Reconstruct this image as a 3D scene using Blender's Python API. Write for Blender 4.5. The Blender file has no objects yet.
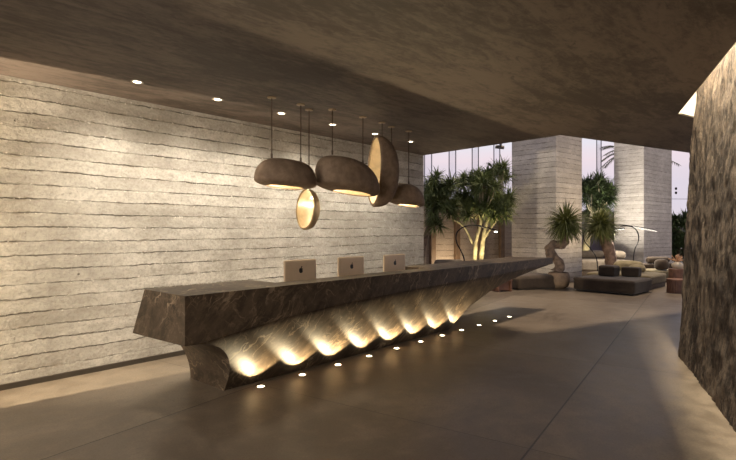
import bpy, bmesh, math, random
from mathutils import Vector, Matrix, noise

random.seed(11)
sc = bpy.context.scene
COL = sc.collection
F = 502.0
CH = 1.70                      # eye height
TH = math.radians(41.7)
SN, CS = math.sin(TH), math.cos(TH)
CEIL = 3.35

def W(lat, z, h=0.0):
    """sideways / forward from the eye -> world (x along the concrete wall, y towards it)"""
    return Vector((SN*lat + CS*z, -CS*lat + SN*z, h))
def P(px, py, z):
    return W((px-368)/F*z, z, CH + (230-py)/F*z)
def PF(px, py, h=0.0):
    z = F*(CH-h)/(py-230)
    return W((px-368)/F*z, z, h)
def cdir(lat, z):
    v = W(lat, z); return math.atan2(v.y, v.x)

# ------------------------------------------------------------------ materials
def lin(c):
    c = c/255.0
    return c/12.92 if c <= .04045 else ((c+.055)/1.055)**2.4
def rgb(r, g, b): return (lin(r), lin(g), lin(b), 1.0)

class NT:
    def __init__(s, name):
        s.m = bpy.data.materials.new(name); s.m.use_nodes = True
        s.t = s.m.node_tree; s.t.nodes.clear()
        s.out = s.t.nodes.new('ShaderNodeOutputMaterial')
        s.b = s.t.nodes.new('ShaderNodeBsdfPrincipled')
        s.link(s.b.outputs[0], s.out.inputs[0])
    def link(s, a, b): s.t.links.new(a, b)
    def n(s, typ, ins=None, **kw):
        nd = s.t.nodes.new('ShaderNode'+typ)
        for k, v in kw.items(): setattr(nd, k, v)
        for k, v in (ins or {}).items():
            if hasattr(v, 'is_linked') or isinstance(v, bpy.types.NodeSocket): s.link(v, nd.inputs[k])
            else: nd.inputs[k].default_value = v
        return nd
    def math(s, op, a, b=0.0, c=0.0, clamp=False):
        return s.n('Math', {0: a, 1: b, 2: c}, operation=op, use_clamp=clamp).outputs[0]
    def mix(s, f, a, b, blend='MIX'):
        nd = s.n('Mix', data_type='RGBA', blend_type=blend)
        for i, v in ((0, f), (6, a), (7, b)):
            if isinstance(v, bpy.types.NodeSocket): s.link(v, nd.inputs[i])
            else: nd.inputs[i].default_value = v
        return nd.outputs[2]
    def noise(s, vec, scale, detail=4, rough=.55, dist=0.0):
        return s.n('TexNoise', {'Vector': vec, 'Scale': scale, 'Detail': detail, 'Roughness': rough, 'Distortion': dist}).outputs[0]
    def ramp(s, f, lo, hi, a=0.0, b=1.0):
        return s.n('MapRange', {0: f, 1: lo, 2: hi, 3: a, 4: b}, interpolation_type='SMOOTHSTEP').outputs[0]
    def pos(s): return s.n('NewGeometry').outputs['Position']
    def obj(s): return s.n('TexCoord').outputs['Object']
    def mapping(s, vec, scale=(1,1,1), rot=(0,0,0), loc=(0,0,0)):
        return s.n('Mapping', {'Vector': vec, 'Scale': scale, 'Rotation': rot, 'Location': loc}).outputs[0]
    def bump(s, h, strength=.3, dist=.02):
        nd = s.n('Bump', {'Height': h, 'Strength': strength, 'Distance': dist})
        s.link(nd.outputs[0], s.b.inputs['Normal'])
    def set(s, **kw):
        names = dict(color='Base Color', rough='Roughness', metal='Metallic', ec='Emission Color', es='Emission Strength',
                     spec='Specular IOR Level', trans='Transmission Weight', alpha='Alpha', sheen='Sheen Weight', coat='Coat Weight', ior='IOR')
        for k, v in kw.items():
            i = s.b.inputs[names[k]]
            if isinstance(v, bpy.types.NodeSocket): s.link(v, i)
            else: i.default_value = v
        return s.m

def plain(name, col, rough=.6, metal=0.0, var=.25, scale=8.0, bump=.1, **kw):
    t = NT(name); p = t.obj()
    nz = t.noise(p, scale, 5)
    dk = tuple(c*(1-var) for c in col[:3])+(1,); lt = tuple(min(1, c*(1+var)) for c in col[:3])+(1,)
    t.set(color=t.mix(t.ramp(nz, .3, .7), dk, lt), rough=rough, metal=metal, **kw)
    if bump: t.bump(t.noise(p, scale*5, 4), bump, .01)
    return t.m

def board_concrete(name, light, dark, pitch=.165, seam=.75, contrast=1.0):
    t = NT(name); p = t.pos()
    sx = t.n('SeparateXYZ', {0: p})
    wob = t.noise(t.mapping(p, (.9, .9, .35)), 1.0, 3)
    wob2 = t.noise(t.mapping(p, (14, 14, 8)), 1.0, 3)
    z = t.math('ADD', sx.outputs[2], t.math('MULTIPLY', t.math('SUBTRACT', wob, .5), .05))
    z = t.math('ADD', z, t.math('MULTIPLY', t.math('SUBTRACT', wob2, .5), .034))
    q = t.math('DIVIDE', z, pitch)
    fine = t.noise(p, 38, 5, .75); med = t.noise(t.mapping(p, (9, 9, 14)), 1.0, 6, .75)
    row = t.math('FLOOR', q); fr = t.math('FRACT', q)
    d = t.math('MULTIPLY', t.math('MINIMUM', fr, t.math('SUBTRACT', 1.0, fr)), pitch)
    brk = t.ramp(t.noise(t.mapping(p, (2.6, 2.6, 9)), 1.0, 6, .75), .4, .6)
    rw = t.n('TexWhiteNoise', {'W': row}, noise_dimensions='1D').outputs[0]
    wdt = t.math('ADD', .0035, t.math('MULTIPLY', t.math('MULTIPLY', brk, med), .011))
    line = t.math('SUBTRACT', 1.0, t.math('DIVIDE', d, wdt), clamp=True)
    line = t.ramp(line, 0, .7)
    line = t.math('MULTIPLY', line, t.math('ADD', .12, t.math('MULTIPLY', brk, .88)))
    big = t.noise(p, .9, 5, .6)
    mid = t.noise(t.mapping(p, (3, 3, 7)), 1.0, 6, .65)
    f = t.math('ADD', t.math('MULTIPLY', big, .45), t.math('ADD', t.math('MULTIPLY', mid, .4), t.math('MULTIPLY', rw, .10)))
    f = t.ramp(f, .5-.25/contrast, .5+.25/contrast)
    c = t.mix(f, dark, light)
    c = t.mix(t.ramp(med, .48, .68, 0, .36), c, tuple(x*.62 for x in dark[:3])+(1,))
    c = t.mix(t.ramp(fine, .42, .68, 0, .5), c, tuple(x*.6 for x in dark[:3])+(1,))
    edge = t.ramp(t.math('DIVIDE', d, .035), 0, 1)
    stn = t.math('MULTIPLY', t.math('SUBTRACT', 1.0, edge), t.ramp(t.noise(p, 4.3, 6, .75), .5, .66))
    c = t.mix(t.math('MULTIPLY', stn, .55), c, (.2, .155, .11, 1))
    c = t.mix(t.math('MULTIPLY', line, seam), c, (.06, .045, .03, 1))
    chip = t.math('MULTIPLY', t.ramp(d, .012, .03, 1, 0), t.ramp(t.noise(t.mapping(p, (22, 22, 30)), 1.0, 3, .7), .6, .68))
    c = t.mix(t.math('MULTIPLY', chip, .7), c, tuple(min(1, x*1.35) for x in light[:3])+(1,))
    v = t.n('TexVoronoi', {'Vector': t.mapping(p, (1, 1, 1)), 'Scale': 3.2, 'Randomness': 1.0})
    pit = t.math('MULTIPLY', t.math('SUBTRACT', 1.0, t.ramp(v.outputs['Distance'], .035, .07)),
                 t.ramp(t.n('SeparateColor', {0: v.outputs['Color']}).outputs[0], .7, .72))
    v2 = t.n('TexVoronoi', {'Vector': p, 'Scale': 16, 'Randomness': 1.0})
    pit2 = t.math('MULTIPLY', t.math('SUBTRACT', 1.0, t.ramp(v2.outputs['Distance'], .05, .12)),
                  t.ramp(t.n('SeparateColor', {0: v2.outputs['Color']}).outputs[1], .72, .75))
    pit = t.math('MAXIMUM', pit, t.math('MULTIPLY', pit2, .6))
    c = t.mix(t.math('MULTIPLY', pit, .8), c, (.05, .04, .03, 1))
    t.set(color=c, rough=.85, spec=.25)
    h = t.math('ADD', t.math('MULTIPLY', rw, .35), t.math('MULTIPLY', mid, .5))
    h = t.math('ADD', h, t.math('ADD', t.math('MULTIPLY', fine, .3), t.math('MULTIPLY', med, .5)))
    h = t.math('SUBTRACT', h, t.math('MULTIPLY', line, .8))
    h = t.math('SUBTRACT', h, t.math('MULTIPLY', pit, .8))
    t.bump(h, 1.0, .03)
    return t.m

M = {}
M['board'] = board_concrete('board_concrete', (.66, .625, .56, 1), (.335, .305, .26, 1), .157, .75, 1.3)
M['board_grey'] = board_concrete('board_concrete_grey', (.72, .67, .61, 1), (.44, .4, .355, 1), .16, .45, 1.4)
M['board_garden'] = board_concrete('board_concrete_garden', (.5, .43, .36, 1), (.36, .3, .25, 1), .2, .5)

def mk_floor():
    t = NT('polished_concrete'); p = t.pos()
    ang = TH - math.radians(33.45)            # slab grid is turned against the wall
    d = (math.cos(ang), math.sin(ang), 0); m = (math.sin(ang), -math.cos(ang), 0)
    dd = t.n('VectorMath', {0: p, 1: d}, operation='DOT_PRODUCT').outputs['Value']
    mm = t.n('VectorMath', {0: p, 1: m}, operation='DOT_PRODUCT').outputs['Value']
    def joint(v, off, step, w):
        q = t.math('DIVIDE', t.math('SUBTRACT', v, off), step)
        f = t.math('FRACT', t.math('ADD', q, 50.0))
        g = t.math('MULTIPLY', t.math('MINIMUM', f, t.math('SUBTRACT', 1.0, f)), step)
        return t.math('SUBTRACT', 1.0, t.ramp(g, w*.4, w))
    j = t.math('MAXIMUM', joint(mm, -1.10, 2.96, .011), t.math('MULTIPLY', joint(dd, 3.945, 3.01, .009), .7))
    cell = t.n('CombineXYZ', {0: t.math('FLOOR', t.math('DIVIDE', t.math('ADD', mm, 1.10), 2.96)),
                              1: t.math('FLOOR', t.math('DIVIDE', t.math('SUBTRACT', dd, 3.945), 3.01))}).outputs[0]
    cw = t.n('TexWhiteNoise', {'Vector': cell}, noise_dimensions='3D').outputs[0]
    a = t.noise(p, .55, 6, .6, .6); b = t.noise(p, 4.5, 6, .65); c = t.noise(p, 60, 3, .7)
    f = t.math('ADD', t.math('MULTIPLY', a, .5), t.math('ADD', t.math('MULTIPLY', b, .4), t.math('MULTIPLY', cw, .1)))
    col = t.mix(t.ramp(f, .4, .6), (.106, .082, .059, 1), (.196, .158, .117, 1))
    col = t.mix(t.ramp(t.noise(t.mapping(p, (1, 1, 1), (0, 0, .5)), 13, 6, .75, .8), .5, .72, 0, .4), col, (.08, .06, .043, 1))
    v = t.n('TexVoronoi', {'Vector': p, 'Scale': 14.0})
    sp = t.math('MULTIPLY', t.math('SUBTRACT', 1.0, t.ramp(v.outputs['Distance'], .08, .2)),
                t.ramp(t.n('SeparateColor', {0: v.outputs['Color']}).outputs[0], .74, .78))
    sp = t.math('MULTIPLY', sp, t.ramp(b, .45, .6))
    col = t.mix(t.math('MULTIPLY', sp, .25), col, (.05, .04, .03, 1))
    col = t.mix(t.ramp(c, .4, .8, 0, .3), col, (.06, .05, .038, 1))
    col = t.mix(t.math('MULTIPLY', j, .85), col, (.02, .016, .012, 1))
    t.set(color=col, rough=t.ramp(t.math('ADD', t.math('MULTIPLY', b, .6), t.math('MULTIPLY', c, .4)), .3, .7, .32, .5), spec=.4)
    h = t.math('SUBTRACT', t.math('ADD', t.math('MULTIPLY', b, .5), t.math('MULTIPLY', c, .2)), t.math('ADD', t.math('MULTIPLY', j, 1.0), t.math('MULTIPLY', sp, .1)))
    t.bump(h, .18, .008)
    return t.m
M['floor'] = mk_floor()

def mk_ceiling():
    t = NT('troweled_plaster'); p = t.pos()
    q = t.mapping(p, (.55, 2.4, 1), (0, 0, .35))
    a = t.noise(q, 1.9, 8, .7, .8); b = t.noise(p, .7, 4, .5); c = t.noise(t.mapping(p, (1, 2.2, 1), (0, 0, .35)), 7, 6, .75, .4)
    f = t.math('ADD', t.math('MULTIPLY', a, .42), t.math('ADD', t.math('MULTIPLY', b, .26), t.math('MULTIPLY', c, .32)))
    col = t.mix(t.ramp(f, .43, .57), (.054, .040, .032, 1), (.128, .098, .080, 1))
    v = t.ramp(t.noise(t.mapping(p, (1.6, 4.2, 1), (0, 0, .35), (3, 1, 0)), 1.2, 9, .75, 1.2), .60, .68)
    col = t.mix(t.math('MULTIPLY', v, .75), col, (.03, .026, .02, 1))
    t.set(color=col, rough=.6, spec=.35)
    t.bump(t.math('ADD', a, t.math('MULTIPLY', c, .6)), .3, .02)
    return t.m
M['ceiling'] = mk_ceiling()

def mk_marble():
    t = NT('dark_marble'); p = t.pos()
    warp = t.n('TexNoise', {'Vector': p, 'Scale': 1.3, 'Detail': 5.0, 'Roughness': .6})
    wv = t.n('VectorMath', {0: warp.outputs['Color'], 1: (.5, .5, .5)}, operation='SUBTRACT').outputs[0]
    wv = t.n('VectorMath', {0: wv, 'Scale': .55}, operation='SCALE').outputs[0]
    pw = t.n('VectorMath', {0: p, 1: wv}, operation='ADD').outputs[0]
    def veins(sc_, phi, w, seed):
        q = t.mapping(t.mapping(pw, (1, 1, 1), (0, phi, 0)), sc_, (0, 0, 0), (seed, seed*.7, seed*1.3))
        n_ = t.noise(q, 1.0, 3, .5)
        return t.math('SUBTRACT', 1.0, t.ramp(t.math('ABSOLUTE', t.math('SUBTRACT', n_, .5)), 0, w))
    q1 = t.mapping(t.mapping(p, (1, 1, 1), (0, .8, 0)), (.7, 2.2, 2.8))
    base = t.noise(q1, 2.2, 7, .65, 1.0)
    col = t.mix(t.ramp(base, .3, .7), (.036, .026, .018, 1), (.088, .064, .043, 1))
    col = t.mix(t.ramp(t.noise(p, 22, 4, .7), .5, .8, 0, .35), col, (.19, .145, .1, 1))
    v1 = t.math('MULTIPLY', veins((.7, 1.6, 3.2), .75, .017, 1.7), t.ramp(t.noise(p, 1.3, 3), .45, .62))
    v2 = t.math('MULTIPLY', veins((1.4, 4.0, 8.0), .95, .034, 5.2), t.ramp(t.noise(p, 2.3, 4), .45, .65))
    v3 = t.math('MULTIPLY', veins((1.2, 3.0, 7.0), -.8, .026, 9.1), t.ramp(t.noise(p, 2.9, 4), .5, .66))
    v4 = t.math('MULTIPLY', veins((4, 9, 22), .7, .05, 3.3), t.ramp(t.noise(p, 3.7, 4), .45, .65))
    col = t.mix(t.math('MULTIPLY', v4, .3), col, (.22, .165, .105, 1))
    col = t.mix(t.math('MULTIPLY', v2, .6), col, (.27, .2, .13, 1))
    col = t.mix(t.math('MULTIPLY', v3, .6), col, (.25, .185, .12, 1))
    col = t.mix(t.math('MULTIPLY', v1, .8), col, (.34, .265, .185, 1))
    t.set(color=col, rough=.5, spec=.22)
    t.bump(t.noise(p, 30, 3), .05, .005)
    return t.m
M['marble'] = mk_marble()

def mk_rock():
    t = NT('rough_rock'); p = t.pos()
    q = t.mapping(p, (1, 1, .42), (.12, .1, 0))
    a = t.noise(q, 9.0, 8, .75, .7); b = t.noise(p, 1.1, 4); c = t.noise(t.mapping(p, (1, 1, .6)), 34, 5, .7)
    f = t.math('ADD', t.math('MULTIPLY', a, .6), t.math('ADD', t.math('MULTIPLY', b, .2), t.math('MULTIPLY', c, .25)))
    col = t.mix(t.ramp(f, .46, .58), (.04, .03, .024, 1), (.15, .115, .085, 1))
    col = t.mix(t.ramp(t.noise(q, 11, 6, .7, .5), .56, .68, 0, .6), col, (.26, .2, .145, 1))
    t.set(color=col, rough=.85, spec=.25)
    t.bump(t.math('ADD', t.math('MULTIPLY', a, 1.0), t.math('MULTIPLY', c, .35)), .9, .06)
    return t.m
M['rock'] = mk_rock()

def mk_fabric(name, c, rough=.95):
    t = NT(name); p = t.obj()
    a = t.noise(p, 5, 5, .6); w = t.noise(t.mapping(p, (160, 160, 160)), 1.0, 2)
    col = t.mix(t.ramp(a, .3, .7), tuple(x*.75 for x in c[:3])+(1,), tuple(x*1.2 for x in c[:3])+(1,))
    col = t.mix(t.ramp(w, .35, .65, 0, .35), col, tuple(x*.5 for x in c[:3])+(1,))
    t.set(color=col, rough=rough, spec=.15, sheen=.15)
    t.bump(t.math('ADD', t.math('MULTIPLY', a, .7), t.math('MULTIPLY', w, .25)), .35, .02)
    return t.m
M['fab_dark'] = mk_fabric('charcoal_fabric', (.044, .032, .024, 1))
M['fab_brown'] = mk_fabric('brown_fabric', (.085, .062, .044, 1))
M['fab_olive'] = mk_fabric('olive_fabric', (.2, .165, .1, 1))
M['fab_sand'] = mk_fabric('sand_fabric', (.36, .3, .18, 1))
M['fab_taupe'] = mk_fabric('taupe_fabric', (.2, .165, .125, 1))
M['plaster_white'] = plain('white_plaster', (.8, .77, .7, 1), .8, var=.03)
M['plaster_lav'] = plain('mauve_plaster', (.15, .13, .17, 1), .8, var=.08, scale=2)
M['plaster_brown'] = plain('brown_plaster', (.2, .16, .125, 1), .8, var=.15, scale=2)
M['timber'] = plain('brown_timber', (.16, .105, .065, 1), .6, var=.25, scale=5)
M['shadowgap'] = plain('dark_bronze', (.05, .04, .03, 1), .5, var=.1)
M['black'] = plain('black_metal', (.015, .014, .014, 1), .35, .6, var=.1, bump=0)
M['steel'] = plain('dark_steel', (.1, .1, .11, 1), .4, .7, var=.1, bump=0)
M['brass'] = plain('aged_brass', (.33, .24, .15, 1), .4, .7, var=.1, bump=0)
M['rod'] = plain('bronze_rod', (.085, .06, .043, 1), .45, .5, var=.1, bump=0)
M['gold'] = plain('champagne_aluminium', (.62, .49, .34, 1), .45, .25, var=.03, bump=0)
M['screen'] = plain('screen_glass', (.02, .02, .022, 1), .1, var=.05, bump=0)
M['logo'] = plain('logo_black', (.008, .008, .009, 1), .3, var=.05, bump=0)
M['trim'] = plain('lamp_trim', (.45, .4, .33, 1), .35, .6, var=.05, bump=0)
M['drum'] = plain('red_brown_wood', (.13, .06, .036, 1), .5, var=.3, scale=7)
M['drum2'] = plain('rust_wood', (.2, .095, .055, 1), .5, var=.3, scale=7)
M['vase'] = plain('cream_ceramic', (.72, .62, .46, 1), .5, var=.06)
M['flower'] = plain('peach_dried_stems', (.62, .38, .22, 1), .8, var=.2)
M['pot'] = plain('clay_pot', (.24, .17, .115, 1), .85, var=.25, scale=6, bump=.5)
M['trunk'] = plain('grey_bark', (.17, .122, .09, 1), .9, var=.4, scale=9, bump=.9)
M['trunk_pink'] = plain('pink_bark', (.22, .145, .108, 1), .9, var=.35, scale=9, bump=.9)
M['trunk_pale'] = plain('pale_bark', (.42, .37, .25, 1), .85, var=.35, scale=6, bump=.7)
M['soil'] = plain('potting_soil', (.05, .035, .025, 1), .95, var=.3)
M['copper'] = plain('copper_plate', (.5, .24, .13, 1), .45, .4, var=.05, bump=0)

def mk_leaf(name, c1, c2):
    t = NT(name); p = t.obj()
    t.set(color=t.mix(t.ramp(t.noise(p, 3.5, 3), .35, .65), c1, c2), rough=.5, spec=.35)
    return t.m
M['leaf'] = mk_leaf('strap_leaf', (.065, .09, .03, 1), (.22, .265, .10, 1))
M['leaf_pony'] = mk_leaf('ponytail_leaf', (.05, .065, .018, 1), (.17, .185, .06, 1))
M['leaf_dark'] = mk_leaf('dark_leaf', (.028, .045, .017, 1), (.085, .12, .042, 1))
M['frond'] = mk_leaf('far_frond', (.02, .026, .016, 1), (.04, .05, .028, 1))

def mk_shade():
    t = NT('stone_shade'); p = t.obj()
    a = t.noise(p, 9, 6, .65); b = t.noise(p, 60, 4, .7)
    t.set(color=t.mix(t.ramp(a, .3, .7), (.175, .125, .088, 1), (.27, .2, .142, 1)), rough=.75, spec=.3)
    t.bump(t.math('ADD', a, t.math('MULTIPLY', b, .5)), .35, .01)
    return t.m
M['shade'] = mk_shade()
M['lining'] = plain('gilt_lining', (.62, .52, .36, 1), .4, .25, var=.18, scale=6, bump=.25)

M['gilt'] = plain('gilt_shell', (.42, .32, .19, 1), .38, .3, var=.2, scale=6, bump=.25)
def emit(name, c, s):
    t = NT(name)
    t.set(color=(.9, .85, .75, 1), ec=c, es=s, rough=.4)
    return t.m
M['lens'] = emit('downlight_lens', (1, .86, .64, 1), 9)
M['uplens'] = emit('uplight_lens', (1, .86, .6, 1), 9)
M['led'] = emit('led_diffuser', (1, .93, .8, 1), 4)
M['rim_led'] = emit('rim_led', (1, .93, .8, 1), 1.2)
M['bulb'] = emit('warm_bulb', (1, .78, .48, 1), 10)
M['strip'] = emit('led_strip', (1, .88, .68, 1), 6)

def mk_glass():
    t = NT('tinted_glass')
    tr = t.n('BsdfTransparent', {0: (.95, .955, .97, 1)}); gl = t.n('BsdfGlossy', {'Color': (1, 1, 1, 1), 'Roughness': .05})
    fr = t.n('Fresnel', {'IOR': 1.45}); mx = t.n('MixShader')
    t.link(t.math('MULTIPLY', fr.outputs[0], .25), mx.inputs[0]); t.link(tr.outputs[0], mx.inputs[1]); t.link(gl.outputs[0], mx.inputs[2])
    t.link(mx.outputs[0], t.out.inputs[0])
    return t.m
M['glass'] = mk_glass()

# ------------------------------------------------------------------ mesh helpers
MATW = {}
class MB:
    def __init__(s): s.v = []; s.f = []
    def add(s, vs, fs):
        o = len(s.v); s.v += [Vector(v) for v in vs]; s.f += [tuple(i+o for i in f) for f in fs]; return s
    def box(s, c, size, rz=0.0, mat=None):
        hx, hy, hz = size[0]/2, size[1]/2, size[2]/2
        m = mat or (Matrix.Translation(Vector(c)) @ Matrix.Rotation(rz, 4, 'Z'))
        vs = [m @ Vector((x*hx, y*hy, z*hz)) for z in (-1, 1) for y in (-1, 1) for x in (-1, 1)]
        return s.add(vs, [(0,2,3,1), (4,5,7,6), (0,1,5,4), (2,6,7,3), (0,4,6,2), (1,3,7,5)])
    def prism(s, poly, z0, z1):
        n = len(poly)
        vs = [(p[0], p[1], z0) for p in poly] + [(p[0], p[1], z1) for p in poly]
        return s.add(vs, [tuple(range(n-1, -1, -1)), tuple(range(n, 2*n))] + [(i, (i+1) % n, n+(i+1) % n, n+i) for i in range(n)])
    def tube(s, pts, rad, n=10, caps=True, bump=0.0, seed=0):
        pts = [Vector(p) for p in pts]
        if not hasattr(rad, '__len__'): rad = [rad]*len(pts)
        rows = []; up = Vector((.31, .17, 1)).normalized()
        for i, p in enumerate(pts):
            tn = (pts[min(i+1, len(pts)-1)] - pts[max(i-1, 0)]).normalized()
            if i == 0:
                if abs(tn.dot(up)) > .95: up = Vector((1, .2, .1)).normalized()
                x = tn.cross(up).normalized()
            else: x = (x - tn*x.dot(tn)).normalized()
            y = tn.cross(x)
            row = []
            for k in range(n):
                a = 2*math.pi*k/n; d = x*math.cos(a) + y*math.sin(a); r = rad[i]
                if bump: r *= 1 + bump*noise.noise((p + d*r)*7 + Vector((seed, 0, 0)))
                row.append(p + d*r)
            rows.append(row)
        vs = [v for r in rows for v in r]; fs = []
        for i in range(len(pts)-1):
            for k in range(n):
                k2 = (k+1) % n; fs.append((i*n+k, i*n+k2, (i+1)*n+k2, (i+1)*n+k))
        if caps: fs += [tuple(range(n-1, -1, -1)), tuple((len(pts)-1)*n + k for k in range(n))]
        return s.add(vs, fs)
    def lathe(s, prof, c=(0,0,0), n=32, closed=False):
        c = Vector(c); vs = []; fs = []
        for r, z in prof:
            for k in range(n):
                a = 2*math.pi*k/n; vs.append(c + Vector((max(r, 1e-4)*math.cos(a), max(r, 1e-4)*math.sin(a), z)))
        m = len(prof)
        for i in range(m if closed else m-1):
            i2 = (i+1) % m
            for k in range(n):
                k2 = (k+1) % n; fs.append((i*n+k, i*n+k2, i2*n+k2, i2*n+k))
        if not closed: fs += [tuple(range(n-1, -1, -1)), tuple((m-1)*n+k for k in range(n))]
        return s.add(vs, fs)
    def build(s, name, mat, parent=None, smooth=35, bevel=0.0):
        me = bpy.data.meshes.new(name)
        inv = MATW[parent.name].inverted() if parent else Matrix.Identity(4)
        me.from_pydata([inv @ v for v in s.v], [], s.f)
        bm = bmesh.new(); bm.from_mesh(me)
        bmesh.ops.recalc_face_normals(bm, faces=bm.faces); bm.to_mesh(me); bm.free()
        return link(me, name, mat, parent, smooth, bevel)

def link(me, name, mat, parent=None, smooth=35, bevel=0.0):
    o = bpy.data.objects.new(name, me); COL.objects.link(o)
    me.materials.append(M[mat] if isinstance(mat, str) else mat)
    if smooth:
        me.shade_smooth(); me.set_sharp_from_angle(angle=math.radians(smooth))
    if bevel:
        b = o.modifiers.new('bevel', 'BEVEL'); b.width = bevel; b.segments = 2; b.limit_method = 'ANGLE'
    MATW[o.name] = MATW[parent.name].copy() if parent else Matrix.Identity(4)
    if parent: o.parent = parent
    return o

def tag(o, label, cat, group=None, kind=None):
    o['label'] = label; o['category'] = cat
    if group: o['group'] = group
    if kind: o['kind'] = kind
    return o
def thing(name, loc, label, cat, group=None, rz=0.0, kind=None):
    o = bpy.data.objects.new(name, None); COL.objects.link(o)
    o.location = loc; o.rotation_euler = (0, 0, rz); o.empty_display_size = .1
    MATW[o.name] = Matrix.Translation(Vector(loc)) @ Matrix.Rotation(rz, 4, 'Z')
    return tag(o, label, cat, group, kind)
def dup(root, loc, label, rz=None):
    def cp(o, parent=None):
        c = o.copy(); COL.objects.link(c)
        if parent: c.parent = parent
        for ch in list(o.children): cp(ch, c)
        return c
    r = cp(root); r.location = loc
    if rz is not None: r.rotation_euler.z = rz
    MATW[r.name] = Matrix.Translation(Vector(loc)) @ Matrix.Rotation(r.rotation_euler.z, 4, 'Z')
    r['label'] = label
    return r
def rounded(mb, c, size, r, rz=0.0, n=14, puff=0.0, tilt=None, wrinkle=.006, seed=0):
    """soft upholstered block"""
    h = Vector(size)/2; r = min(r, h.x*.98, h.y*.98, h.z*.98)
    m = Matrix.Translation(Vector(c)) @ Matrix.Rotation(rz, 4, 'Z')
    if tilt: m = m @ tilt
    idx = {}; vs = []; fs = []
    def tr(p):
        q = Vector((p.x*h.x, p.y*h.y, p.z*h.z))
        inner = Vector([max(-(h[i]-r), min(h[i]-r, q[i])) for i in range(3)])
        d = q - inner
        q = inner + (d.normalized()*r if d.length > 1e-6 else Vector())
        q.z += puff*(1-p.x**2)*(1-p.y**2)*(1 if p.z > 0 else -.2)*abs(p.z)
        w = noise.noise(q*6 + Vector((seed*3.1, seed, 0)))*wrinkle
        return m @ (q*(1 + w/max(h)))
    def vid(p):
        k = (round(p.x, 5), round(p.y, 5), round(p.z, 5))
        if k not in idx: idx[k] = len(vs); vs.append(tr(p))
        return idx[k]
    def g(i):                      # denser near the edges
        t = -1 + 2*i/n; return math.copysign(abs(t)**.6, t)
    for ax in range(3):
        for sgn in (-1, 1):
            for i in range(n):
                for j in range(n):
                    q = []
                    for (a, b) in ((i, j), (i+1, j), (i+1, j+1), (i, j+1)):
                        p = Vector((0, 0, 0)); p[ax] = sgn; p[(ax+1) % 3] = g(a); p[(ax+2) % 3] = g(b)
                        q.append(vid(p))
                    fs.append(tuple(q) if sgn > 0 else tuple(q[::-1]))
    mb.add(vs, fs); return mb

def spot(name, loc, target, power, color, size, blend, radius=.03):
    l = bpy.data.lights.new(name, 'SPOT'); l.energy = power; l.color = color
    l.spot_size = math.radians(size); l.spot_blend = blend; l.shadow_soft_size = radius
    o = bpy.data.objects.new(name, l); COL.objects.link(o); o.location = loc
    o.rotation_euler = (Vector(target)-Vector(loc)).to_track_quat('-Z', 'Y').to_euler(); return o
def point(name, loc, power, color, radius=.05):
    l = bpy.data.lights.new(name, 'POINT'); l.energy = power; l.color = color; l.shadow_soft_size = radius
    o = bpy.data.objects.new(name, l); COL.objects.link(o); o.location = loc; return o
def area(name, loc, target, power, color, sx, sy, spread=180):
    l = bpy.data.lights.new(name, 'AREA'); l.energy = power; l.color = color; l.shape = 'RECTANGLE'; l.size = sx; l.size_y = sy
    l.spread = math.radians(spread)
    o = bpy.data.objects.new(name, l); COL.objects.link(o); o.location = loc
    o.rotation_euler = (Vector(target)-Vector(loc)).to_track_quat('-Z', 'Y').to_euler(); return o
WARM = (1, .90, .75); WARM2 = (1, .83, .57); AMB = (1, .90, .76)

# ------------------------------------------------------------------ the setting
o = MB().box((14, 2, -.1), (60, 60, .2)).build('floor', 'floor', smooth=0)
tag(o, 'brown-grey polished concrete floor with thin saw-cut slab joints', 'floor', kind='structure')
o = MB().box((2.55, 6.46+.2, 2.1), (13.1, .4, 4.2)).build('wall_left', 'board', smooth=0)
tag(o, 'long pale board-marked concrete wall behind the reception desk', 'wall', kind='structure')
o = MB().box((2.55, 6.445, .03), (13.1, .03, .06)).build('baseboard_left', 'shadowgap', smooth=0)
tag(o, 'dark skirting strip along the foot of the concrete wall', 'baseboard', kind='structure')
o = MB().box((-4.1, 2, 1.675), (.2, 9.6, 3.35)).build('wall_back', 'plaster_brown', smooth=0)
tag(o, 'plain brown plaster wall closing the lobby behind the camera', 'wall', kind='structure')
# nib wall beside the passage that lights the strip along the concrete wall
o = MB().box((-1.55, 5.78, 1.675), (4.9, .12, 3.35)).build('wall_passage', 'plaster_brown', smooth=0)
tag(o, 'short nib wall forming a lit passage along the concrete wall', 'wall', kind='structure')

# rock wall line (leans away from the room) and the light slot over it
RD = Vector((.396, .918)); RN = Vector((.918, -.396))      # along / away from the room, in eye axes
def rock_pt(s, t, h):      # s metres back from the far end, t outwards, h up
    lat = 4.217 + .171*h - RD.x*s + RN.x*t
    z = 6.83 + .171*h - RD.y*s + RN.y*t
    return W(lat, z, h)
mb = MB(); NS, NH = 210, 110; L, HT = 12.0, 4.7
rows = []
def rough(p):
    q = Vector((p.x*1.0, p.y*1.0, p.z*.45))
    return (noise.fractal(q*2.2, 1.0, 2.0, 5)*.022 + noise.noise(q*11)*.016 + noise.noise(q*26)*.012)
vs = []; prof = []
for i in range(NS+1): prof.append((0.0 + L*(i/NS)**1.5, 0.0))
full = [(0.0, 1.6*(1-k/16)) for k in range(16)] + prof
for j in range(NH+1):
    h = HT*j/NH
    for (s_, t_) in full:
        p = rock_pt(s_, t_, h); p2 = p.copy(); p2.z *= .9
        d = rough(p)
        nrm = W(-RN.x, -RN.y) if t_ == 0 else W(RD.x, RD.y)
        if t_ == 0 and s_ == 0: nrm = (W(-RN.x, -RN.y)+W(RD.x, RD.y)).normalized()
        q = p + nrm*d
        if j == 0: q.z = 0
        vs.append(q)
n = len(full)
fs = [(j*n+i, j*n+i+1, (j+1)*n+i+1, (j+1)*n+i) for j in range(NH) for i in range(n-1)]
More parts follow.
